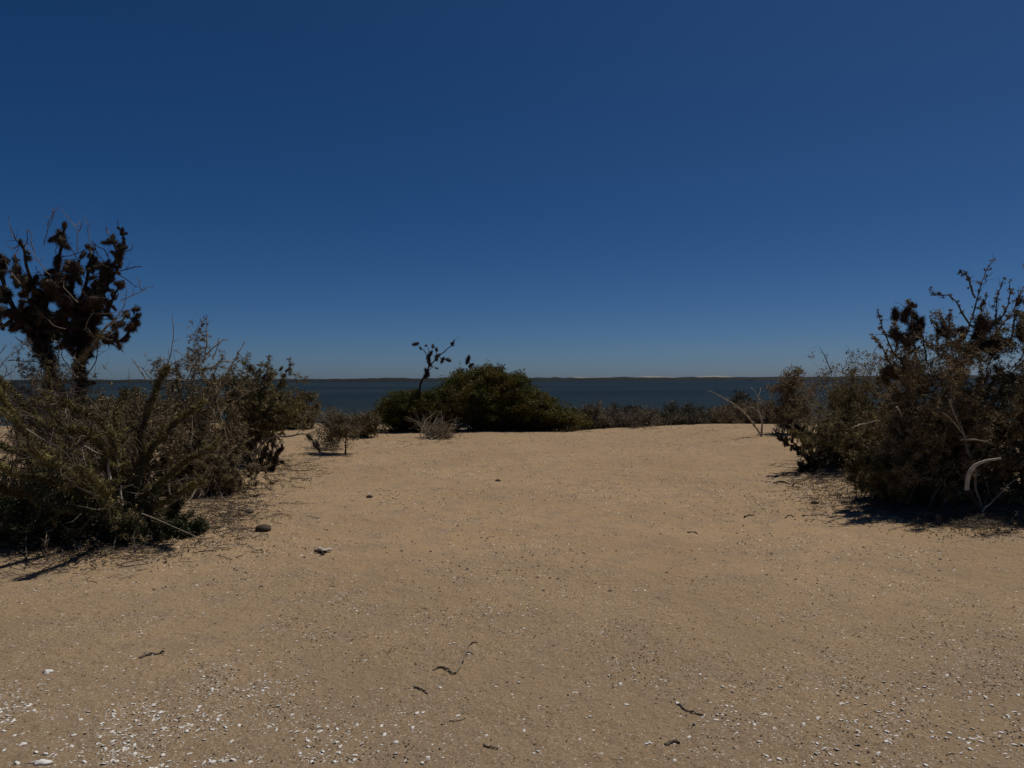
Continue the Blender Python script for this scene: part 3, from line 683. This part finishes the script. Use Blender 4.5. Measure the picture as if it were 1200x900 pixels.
for i, (x, y, rx, ry, lb, mt) in enumerate(row):
    dd = 24.6 + .5 * math.sin(i * 2.1)
    X = P(x, y, dd)[0]
    shrub('scrub_bush', lb, 'bush', on_ground(X, dd), EN((x, y + 7, rx * (1.0 + .2 * math.sin(i * 3.7)), ry * (.72 + .3 * math.sin(i * 2.3 + 1)), 1), (x, y + 11, rx * 1.3, 5, .6)), dd, .8, 24, r=.011, wood='grey_twig', leaf=mt, leaf_n=3800, leaf_sz=((.025, .06), (.005, .012)), base_r=.55, blades=1300, lo=.05, parts=4, twigs=(6, 5), third=False, bow=.4, group='scrub along the shore')
for i, (x, y, rx, ry, dd, lb) in enumerate(((735, 485, 30, 8, 27.5, 'dark shrub top behind the left end of the shoreline scrub'), (800, 486, 26, 8, 27.5, 'dark shrub top behind the middle of the shoreline scrub'), (872, 474, 16, 9, 27.0, 'dark shrub with upright stems behind the bleached dead shrub'))):
    shrub('scrub_bush', lb, 'bush', on_ground(P(x, y, dd)[0], dd), EN((x, y, rx, ry, 1),), dd, .8, 18, r=.014, leaf='scrub_dark', leaf_n=2600, leaf_sz=((.03, .08), (.006, .014)), base_r=.5, parts=2, third=False, group='scrub along the shore', wood='bark')

bw = G(892, 514)
root = thing('bleached_shrub', 'bleached bare dead shrub with two long branches alone on the sand edge', 'shrub', bw); Dw = bw[1]
for pix, r0, r1, d1 in (([(892, 513), (893, 495), (888, 480), (889, 463)], .05, .016, Dw + .2), ([(890, 509), (881, 494), (868, 480), (850, 469), (832, 459)], .042, .010, Dw - .4), ([(888, 504), (883, 500), (881, 494), (884, 497)], .03, .015, Dw),
                        ([(889, 484), (880, 478), (870, 481), (860, 478)], .02, .007, Dw + .3), ([(890, 470), (884, 458), (880, 455)], .014, .006, Dw + .3), ([(878, 492), (874, 484), (872, 478)], .018, .007, Dw - .4), ([(889, 465), (893, 456)], .012, .005, Dw + .2)):
    limb_part(root, pl(pix, Dw, d1), r0 * .6, r1 * .7, 'pale_wood', n=12, amp=.02, sides=6, twig=4, twl=(.1, .22))

# ------------------------------------------------------------------ right bushes
rb, st_, _ = shrub('dense_shrub', 'tall dense dark brown shrub with slender flowering twigs on top, at the right edge', 'shrub', G(1120, 592) + [0, .3, 0],
      EN((1120, 480, 95, 95, 1.3), (1130, 435, 70, 58, .9), (1070, 490, 55, 62, .8), (1180, 470, 60, 100, .9), (1080, 555, 50, 35, .5)), 9.0, .9, 70, r=.022, wood='bark', leaf='brown_leaf', leaf_n=9000, leaf_sz=((.010, .026), (.003, .006)), tuft='brown_tuft', tuft_n=95000, twigs=(7, 5), parts=14, base_r=.3)
tw = MB(); bl = MB()
Dr = 9.0
for pix in ([(1130, 400), (1140, 375), (1147, 345), (1154, 325), (1163, 310)], [(1138, 385), (1125, 365), (1112, 350), (1102, 347), (1090, 340)], [(1143, 352), (1135, 328), (1124, 322)], [(1150, 400), (1165, 380), (1168, 352), (1176, 328)], [(1165, 385), (1180, 362), (1183, 335)],
            [(1160, 410), (1180, 380), (1195, 372)], [(1100, 420), (1098, 390), (1088, 375)], [(1075, 430), (1068, 395), (1066, 360), (1067, 354)], [(1060, 430), (1040, 395), (1030, 365)], [(1045, 430), (1030, 405), (1020, 398)], [(1185, 400), (1192, 360), (1198, 342)], [(1110, 410), (1113, 385), (1115, 368)], [(1085, 425), (1082, 400), (1078, 385)], [(1050, 420), (1052, 395), (1050, 380)], [(1195, 400), (1206, 350), (1210, 325)], [(1150, 390), (1152, 360), (1155, 350)]):
    p, o = limb_part(rb, pl(pix, Dr, Dr + R.uniform(-.5, .5)), .012, .004, 'bark', n=12, amp=.03, sides=5, name='flower_twig', twig=6, twl=(.12, .3))
    mb = MB()
    for i in range(2, 12):
        for _ in range(2):
            c = p[i] + R.normal(size=3) * .015
            k = R.uniform(.008, .022); leaves(mb, np.repeat(c[None], 22, 0), (k * .7, k * 1.5), (k * .3, k * .5), k * .4, (0, 0, .1))
    mb.build('leaves', M['brown_leaf'], o)
for (x, y), k in (((1058, 374), .085), ((1068, 357), .04), ((1072, 392), .1), ((1050, 398), .085), ((1104, 390), .085), ((1124, 394), .085), ((1150, 385), .11), ((1145, 398), .11), ((1165, 408), .12), ((1195, 390), .1), ((1074, 380), .07), ((1196, 360), .05), ((1178, 405), .1), ((1062, 405), .09), ((1135, 410), .1), ((1045, 440), .09)):
    for q in range(3):
        blob(bl, P(x + R.normal() * 4, y + R.normal() * 4, Dr + R.normal() * .2), unit(R.normal(size=3) + [0, 0, 1.2]), k * R.uniform(.6, .9), k * 2)
bl.build('spiny_clumps', M['cholla'], rb)
o = limb_part(rb, pl([(1133, 576), (1134, 566), (1137, 556), (1143, 548), (1152, 544), (1162, 542), (1174, 541)], 8.05, 7.8), .027, .010, 'bleached', n=20, sides=9, name='dead_limb', amp=.014)[1]
limb_part(rb, np.vstack([[on_ground(P(1150, 600, 8.2)[0], 8.2) - [0, 0, .05]], pl([(1143, 592), (1134, 576)], 8.1, 8.05)]), .026, .022, 'cholla', n=8, sides=8, name='stem')
o['label'] = 'thick bleached white dead limb bent like a hook'
for pix in ([(1103, 485), (1112, 491), (1122, 505), (1132, 515)], [(1125, 518), (1145, 519), (1160, 524)], [(1000, 503), (1012, 500), (1032, 494)], [(1150, 605), (1165, 590), (1180, 575), (1195, 562)], [(1050, 480), (1056, 492)], [(1112, 470), (1118, 490), (1130, 512)]):
    limb_part(rb, pl(pix, 8.1), .011, .004, 'pale_wood', n=10, amp=.02, sides=5, name='bare_twig', twig=3, twl=(.1, .25))
shrub('dense_shrub', 'dark dense shrub cut off by the right frame edge behind the white hooked limb', 'shrub', on_ground(P(1230, 560, 8.6)[0], 8.6), EN((1215, 500, 60, 95, 1), (1190, 560, 50, 40, .8), (1235, 420, 40, 70, .6)), 8.6, .8, 36, r=.02, leaf='olive_leaf', leaf_n=7000, tuft='brown_tuft', tuft_n=40000, twigs=(7, 5), base_r=.3)
shrub('olive_shrub', 'lower spreading olive shrub at the sand side of the tall right shrub', 'shrub', G(1000, 548) + [.1, .6, 0], EN((990, 492, 56, 42, 1), (962, 508, 40, 38, 1), (1034, 490, 46, 56, 1.1)), 12.0, .9, 54, r=.018, wood='bark', leaf='olive_leaf', leaf_n=4200, leaf_sz=((.012, .03), (.003, .006)), tuft='lichen', tuft_n=42000, twigs=(7, 5), parts=12, base_r=.35)
shrub('olive_shrub', 'low olive shrub with trailing twigs under the front of the tall right shrub', 'shrub', G(1085, 592) + [0, .3, 0], EN((1075, 560, 50, 32, 1), (1040, 540, 40, 35, .7), (1120, 575, 50, 25, .7)), 9.0, .5, 34, r=.010, wood='bark', leaf='olive_leaf', leaf_n=4500, tuft='lichen', tuft_n=36000, twigs=(6, 5), bow=.3, base_r=.35)
rt, _, _ = shrub('thin_shrub', 'thin sparsely leaved shrub with knobbly upright twigs beyond the lower olive shrub', 'shrub', on_ground(P(985, 480, 14)[0], 14.0), EN((985, 436, 40, 16, 1), (1010, 430, 30, 14, .6)), 14, .6, 20, r=.012, leaf='brown_leaf', leaf_n=1100, leaf_sz=((.02, .045), (.006, .012)), twigs=(6, 4), parts=5, base_r=.3)
limb_part(rt, pl([(975, 440), (967, 420), (960, 408)], 14), .01, .004, 'bark', n=8, name='bare_twig', twig=4)
shrub('scrub_bush', 'dark rounded scrub bush with a bare upright twig left of the lower olive shrub', 'bush', on_ground(P(925, 480, 19)[0], 19.0), EN((925, 450, 16, 12, 1), (935, 468, 24, 20, 1)), 19, .6, 20, r=.014, leaf='brown_leaf', leaf_n=5000, leaf_sz=((.02, .05), (.006, .012)), base_r=.3, parts=3, third=False, group='scrub along the shore')
bq = G(955, 553)
cholla_shrub('cholla_cactus', 'low dark cholla with stubby leaf-like arms at the sand edge of the right bushes', bq,
    fan(bq, [[(948, 548), (940, 552), (933, 546)], [(950, 548), (944, 557), (936, 556)], [(945, 540), (930, 528), (918, 520), (910, 513)], [(946, 535), (930, 520), (928, 508), (921, 497)], [(950, 530), (938, 515), (933, 502)], [(960, 540), (968, 532), (976, 528)], [(952, 530), (945, 515), (943, 500)]], bq[1], .2), .042, .075, mat='cholla', r=.02)
bq = G(1099, 618)
root = thing('wood_stub', 'short dark broken wood stub standing in litter before the right bushes', 'stump', bq)
limb_part(root, np.array([bq + [0, 0, -.03], bq + [0, 0, .05], bq + [.01, 0, .11]]), .03, .024, 'bark', n=6, sides=8, name='stub')
bq = G(1003, 558)
root = thing('wood_stub', 'thin upright twig stub in the litter beside the low cholla', 'stump', bq)
limb_part(root, np.array([bq + [0, 0, -.03], bq + [0.01, 0, .1], bq + [-.01, 0, .2]]), .012, .009, 'bark', n=6, sides=6, name='stub')

# ------------------------------------------------------------------ litter, twigs, shells, pebbles
def lay(pts, lift=0): 
    pts = np.array(pts, float); pts[:, 2] = ground_z(pts[:, 0], pts[:, 1]) + lift; return pts

def twig_litter(name, label, areas):
    mb = MB(); allp = []
    for (x, y, rx, ry, n, ln) in areas:
        for _ in range(int(n * 1.5)):
            a = R.normal(size=2) * .55; c = G(x + rx * a[0], max(y + ry * a[1], 500)); th = R.uniform(0, np.pi); L = R.uniform(*ln)
            t = np.linspace(-.5, .5, 5)
            p = np.stack([c[0] + np.cos(th) * L * t, c[1] + np.sin(th) * L * t, 0 * t], 1); p[:, :2] += R.normal(size=(5, 2)) * L * .06
            p = lay(p, .004); p[:, 2] += np.abs(R.normal()) * .02 * np.abs(np.sin(t * 5 + R.uniform(0, 6)))
            allp.append(p)
    allp = np.array(allp); mb.tubes(allp, R.uniform(.0018, .005, (len(allp), 1)) * np.linspace(1, .6, 5), 4)
    o = mb.build(name, M['bark']); tag(o, label, 'litter', kind='stuff')
twig_litter('twig_litter', 'dark fallen twigs and bits strewn under the bushes on both sides', [(110, 640, 110, 18, 260, (.04, .22)), (60, 655, 80, 18, 60, (.05, .3)), (265, 592, 60, 30, 260, (.05, .28)), (330, 548, 40, 22, 140, (.05, .25)), (360, 535, 30, 16, 60, (.05, .25)),
    (980, 562, 70, 12, 160, (.05, .35)), (1060, 590, 100, 18, 320, (.05, .3)), (1150, 612, 80, 14, 260, (.05, .35)), (980, 585, 60, 16, 60, (.03, .15)), (500, 518, 60, 5, 40, (.05, .2)), (740, 505, 140, 4, 40, (.05, .2)), (250, 612, 60, 30, 140, (.04, .2))])
def leaf_litter():
    mb = MB()
    for (x, y, rx, ry, n) in ((100, 635, 120, 20, 2500), (265, 592, 60, 26, 1100), (335, 545, 45, 22, 900), (1040, 585, 120, 24, 3000), (1150, 612, 80, 16, 2600), (970, 565, 60, 14, 900), (240, 600, 60, 40, 500)):
        n = int(n * 1.5); a = R.normal(size=(n, 2)) * .55; py = np.maximum(y + ry * a[:, 1], 505); d = EYE * F / (py - 443); X = (x + rx * a[:, 0] - 600) / F * d
        for _ in range(3):
            d = (EYE - ground_z(X, d)) * F / (py - 443); X = (x + rx * a[:, 0] - 600) / F * d
        c = np.stack([X, d, ground_z(X, d) + .004], 1); leaves(mb, c, (.01, .04), (.003, .009), .003, (0, 0, .2))
    o = mb.build('leaf_litter', M['brown_leaf']); tag(o, 'brown and grey leaf litter scattered on sand under the bushes', 'litter', kind='stuff')
leaf_litter()

def valve(n=9, ring=4, seed=0, elong=1.3, ribs=.04):
    """one broken clam valve: a ribbed shallow dome with thickness and a ragged rim"""
    q = np.random.default_rng(seed); rag = 1 - .55 * q.random(n) * (q.random(n) < .6)
    vs = [];
    for side in (1, .82):
        for k in range(ring + 1):
            f = k / ring
            for j in range(n):
                a = j / n * 2 * np.pi; rr = f * rag[j] * (1 + ribs * math.cos(a * 4.5))
                vs.append((math.cos(a) * rr * elong * side, (math.sin(a) * rr + .15 * f) * side, .48 * (1 - f ** 2) * side))
    vs = np.array(vs); qd = []
    off = (ring + 1) * n
    for o_, fl in ((0, False), (off, True)):
        for k in range(ring):
            for j in range(n):
                a = [o_ + k * n + j, o_ + k * n + (j + 1) % n, o_ + (k + 1) * n + (j + 1) % n, o_ + (k + 1) * n + j]
                qd.append(a[::-1] if fl else a)
    for j in range(n): qd.append([ring * n + j, ring * n + (j + 1) % n, off + ring * n + (j + 1) % n, off + ring * n + j])
    return vs, np.array(qd)
def pebble_v(seed):
    q = np.random.default_rng(seed); na, nb = 5, 7; vs = []
    for i in range(na):
        th = math.pi * (i + .001) / (na - 1 + .002)
        for j in range(nb):
            a = j / nb * 2 * math.pi; r = q.uniform(.75, 1.1); vs.append((math.sin(th) * math.cos(a) * r * 1.2, math.sin(th) * math.sin(a) * r * .9, math.cos(th) * .55 * r))
    qd = [[i * nb + j, (i + 1) * nb + j, (i + 1) * nb + (j + 1) % nb, i * nb + (j + 1) % nb] for i in range(na - 1) for j in range(nb)]
    return np.array(vs), np.array(qd)

def scatter_points(n, kind):
    """ground points spread like the photo: thick at the near left, thinning away"""
    N = n * 14
    x = R.uniform(-60, 1260, N); y = 905 - (905 - 520) * R.uniform(0, 1, N) ** (1.0 if kind == 'pebble' else 1.1)
    d = EYE * F / (y - 443); X = (x - 600) / F * d
    wgt = np.clip((fbm(X * 1.4, d * 1.4, 91) - .34) * 3.2, .2, 1) * np.clip((fbm(X * 5, d * 5, 95, 2) - .3) * 3, .35, 1)
    if kind == 'pebble': wgt = wgt * (1 - .55 * np.clip((y - 760) / 100, 0, 1))
    if kind == 'shell': wgt = wgt * (.28 + .2 * np.clip((750 - y) / 100, 0, 1) + .85 * np.clip((430 - x) / 260, 0, 1) * np.clip((y - 690) / 110, 0, 1))
    wgt = np.where(((x < 240) & (y < 655)) | ((x > 960) & (y < 640)) | ((x < 350) & (y < 580)), wgt * .2, wgt)
    k = np.nonzero(R.uniform(size=N) < wgt)[0][:n]
    return np.stack([X[k], d[k], y[k]], 1)

def rotz(v, a): return np.stack([v[:, 0] * np.cos(a) - v[:, 1] * np.sin(a), v[:, 0] * np.sin(a) + v[:, 1] * np.cos(a), v[:, 2]], 1)

def scatter(kind, n_ind, n_stuff, sizes, protos, mat, label, cat, group, stuff_name, stuff_label):
    pts = scatter_points(n_ind + n_stuff, kind)
    size = sizes[0] * (sizes[1] / sizes[0]) ** (R.uniform(0, 1, len(pts)) ** 2.6)
    app = size / pts[:, 1]; order = np.argsort(-app)
    meshes = []
    for i, (v, q) in enumerate(protos):
        mb = MB(); mb.raw(v, q=q); o = mb.build(cat.replace(' ', '_'), mat); meshes.append(o.data); bpy.data.objects.remove(o)
    first = None
    for i in order[:n_ind]:
        X, Y, _ = pts[i]; s = size[i]
        if first is None: o = bpy.data.objects.new(cat.replace(' ', '_'), meshes[0]); first = o
        else: o = first.copy(); o.data = meshes[int(R.integers(len(meshes)))]
        COL.objects.link(o); o.location = (X, Y, gz(X, Y) + s * .08); o.scale = (s, s, s * R.uniform(.7, 1.1))
        o.rotation_euler = (R.normal() * .3, R.normal() * .3, R.uniform(0, 6.28)) if R.uniform() > .2 else (math.pi + R.normal() * .3, R.normal() * .3, R.uniform(0, 6.28))
        tag(o, label, cat, group)
    mb = MB()
    rest = order[n_ind:]
    ZZ = ground_z(pts[:, 0], pts[:, 1])
    for i in rest:
        v, q = protos[int(R.integers(len(protos)))]
        if kind == 'shell': 
            k = 5; a = np.sort(R.uniform(0, 2 * np.pi, k)); s = size[i]
            v = np.stack([np.cos(a) * R.uniform(.6, 1.2, k), np.sin(a) * R.uniform(.5, .9, k), R.uniform(.1, .35, k)], 1) * s
            X, Y, _ = pts[i]; v = v + [X, Y, ZZ[i]]
            c = v.mean(0) + [0, 0, s * .3]; vv = np.vstack([v, c[None]])
            mb.raw(vv, t=np.array([[j, (j + 1) % k, k] for j in range(k)]))
        else:
            s = size[i]; v = rotz(v * s, R.uniform(0, 6.28)); X, Y, _ = pts[i]; mb.raw(v + [X, Y, ZZ[i] + s * .1], q=q)
    o = mb.build(stuff_name, mat); tag(o, stuff_label, 'grit', kind='stuff')
scatter('shell', 300, 13000, (.0028, .0120), [valve(9, 3, s, e) for s, e in ((1, 1.3), (2, 1.5), (3, 1.1), (4, 1.7), (5, 1.25), (6, 1.4))], M['shell'], 'small whitish broken shell lying on the brown sand', 'shell', 'broken shells scattered on the sand', 'shell_grit', 'tiny whitish shell chips scattered over the sand')
scatter('pebble', 300, 20000, (.0020, .0070), [pebble_v(s) for s in range(5)], M['pebble'], 'small dark pebble or seed lying on the brown sand', 'pebble', 'dark pebbles scattered on the sand', 'pebble_grit', 'tiny dark gravel bits scattered over the sand')

def debris(name, n, sizes, mat, label):
    X = R.uniform(-9.5, 9.5, n); Y = R.uniform(5.5, 24.5, n); k = np.abs(X) < Y * .5 + .6
    k &= R.uniform(size=n) < np.clip((fbm(X * .8, Y * .8, 131) - .30) * 3.5, .25, 1)
    X = X[k]; Y = Y[k]; Z = ground_z(X, Y); m = len(X)
    S = sizes[0] * (sizes[1] / sizes[0]) ** (R.uniform(0, 1, m) ** 1.8)
    a = np.arange(5) / 5 * 2 * np.pi
    ring = np.stack([np.cos(a)[None] * R.uniform(.6, 1.3, (m, 5)), np.sin(a)[None] * R.uniform(.5, 1.0, (m, 5)), np.zeros((m, 5)) - .1], -1)
    th = R.uniform(0, 6.28, m); c, s_ = np.cos(th)[:, None], np.sin(th)[:, None]
    ring = np.stack([ring[..., 0] * c - ring[..., 1] * s_, ring[..., 0] * s_ + ring[..., 1] * c, ring[..., 2]], -1)
    top = np.stack([R.normal(size=m) * .15, R.normal(size=m) * .15, R.uniform(.45, .8, m)], -1)[:, None]
    v = np.concatenate([ring, top], 1) * S[:, None, None] + np.stack([X, Y, Z], -1)[:, None]
    j = np.arange(5); t = np.stack([j, (j + 1) % 5, np.full(5, 5)], -1)[None] + np.arange(m)[:, None, None] * 6
    mb = MB(); mb.raw(v.reshape(-1, 3), t=t.reshape(-1, 3)); tag(mb.build(name, mat), label, 'grit', kind='stuff')
debris('sand_debris', 30000, (.006, .020), M['pebble'], 'dark specks of plant debris and gravel over the middle sand')
debris('shell_specks', 9000, (.005, .013), M['shell'], 'pale shell specks over the middle sand')

def one_shell(x, y, s, label, proto, rz=0.3, tilt=(0, 0), name='shell'):
    p = G(x, y); mb = MB(); v, q = proto; mb.raw(v * s, q=q); o = mb.build(name, M['shell']); o.location = p + [0, 0, s * .05]; o.rotation_euler = (tilt[0], tilt[1], rz); tag(o, label, 'shell')
one_shell(42, 894, .027, 'largest white shell, at the bottom left corner of the sand', valve(14, 4, 21, 1.9), .1)
one_shell(22, 872, .02, 'round white shell just above the largest shell at bottom left', valve(12, 4, 22, 1.1), .5)
one_shell(217, 851, .022, 'greyish upturned cup shell with a dark hollow among the lower left shells', valve(12, 4, 23, 1.2), .2, (math.pi + .3, 0))
one_shell(612, 503, .055, 'white scrap of shell at the foot of the large green bush', valve(12, 4, 24, 1.3), .2)
one_shell(52, 787, .026, 'white shell topping the left cluster of shells below the lichen shrub', valve(12, 4, 25, 1.3), .2, (.4, 0))
one_shell(508, 821, .014, 'white shell lone on clear sand left of the curved twig', valve(12, 4, 26, 1.4), .2) if False else None

bd = G(377, 648)
root = thing('driftwood', 'small forked chip of bleached driftwood lying on the sand', 'driftwood', bd)
limb_part(root, lay([bd + [-.05, .06, 0], bd + [-.01, .02, 0], bd + [.035, -.07, 0]], .03), .020, .016, 'bleached', n=7, sides=7, name='fork')
limb_part(root, lay([bd + [.06, .07, 0], bd + [.03, .03, 0], bd + [0, -.01, 0]], .025), .015, .017, 'bleached', n=6, sides=7, name='fork')
limb_part(root, lay([bd + [-.085, .03, 0], bd + [-.04, .02, 0], bd + [-.01, 0, 0]], .02), .013, .015, 'bark', n=6, sides=7, name='fork')
def rock(x, y, s, label, seed):
    p = G(x, y); mb = MB(); v, q = pebble_v(seed); mb.raw(v * s, q=q); o = mb.build('stone', M['stone'], smooth=True); o.location = p + [0, 0, s * .25]; tag(o, label, 'stone')
rock(307, 621, .085, 'dark brown stone on the sand right of the lichen shrub', 61)
rock(292, 600, .05, 'smaller dark stone beyond the brown stone right of the lichen shrub', 62)
rock(583, 564, .045, 'dark lump on open sand below the dark green bush', 63)
rock(432, 582, .04, 'dark pebble lump on open sand left of centre', 64)
rock(955, 592, .05, 'dark lump on the sand by the litter of the right bushes', 65)
def stick(pix, r, label, lift=.006, mat='bark', raise_=None, nm='fallen_twig'):
    p0 = np.array([G(*q) for q in pix]); p = resample(p0, 12); p = lay(p, lift)
    if raise_: p[:, 2] += np.linspace(raise_[0], raise_[1], 12)
    p += R.normal(size=p.shape) * r * .5
    mb = MB(); mb.tubes(p[None], np.linspace(r, r * .6, 12)[None], 6); o = mb.build(nm, M[mat]); tag(o, label, 'twig')
stick([(532, 791), (541, 778), (549, 764), (558, 766)], .007, 'bent twig raised off the open sand at lower centre', raise_=(.0, .05), mat='grey_twig')
stick([(506, 786), (516, 783), (524, 788), (530, 792)], .006, 'thin dark curved strip left of the raised bent twig')  # thin dark tube following a curved mark flat on the sand
stick([(484, 806), (492, 810), (499, 814)], .005, 'short dark twig below left of the raised bent twig')
stick([(161, 770), (172, 766), (190, 765)], .010, 'dark flat bark piece on the sand at lower left')
stick([(793, 828), (805, 836), (822, 842)], .006, 'thin dark twig on the sand right of the raised twig')
stick([(780, 876), (788, 873), (797, 874)], .009, 'dark clot of twig near the bottom edge right of centre')
stick([(525, 847), (536, 846), (544, 843)], .004, 'pale straight twig below the raised bent twig', mat='pale_wood')
stick([(906, 568), (918, 567), (930, 572)], .014, 'knotted dark twig on the sand left of the low cholla litter')
stick([(940, 607), (952, 606), (962, 606)], .008, 'straight dark twig on the sand in front of the right litter')
stick([(920, 609), (926, 606), (930, 608)], .007, 'small arched twig left of the straight dark twig', raise_=(.0, .0))
stick([(872, 608), (878, 606), (883, 606)], .010, 'brown twig piece on open sand between the right bushes and centre')
stick([(805, 626), (812, 625), (818, 628)], .007, 'small dark twig on open sand right of centre')
stick([(565, 876), (575, 879), (582, 880)], .004, 'short dark twig at the bottom edge left of centre')
for o in bpy.data.objects:
    if '_w' in o: del o['_w']
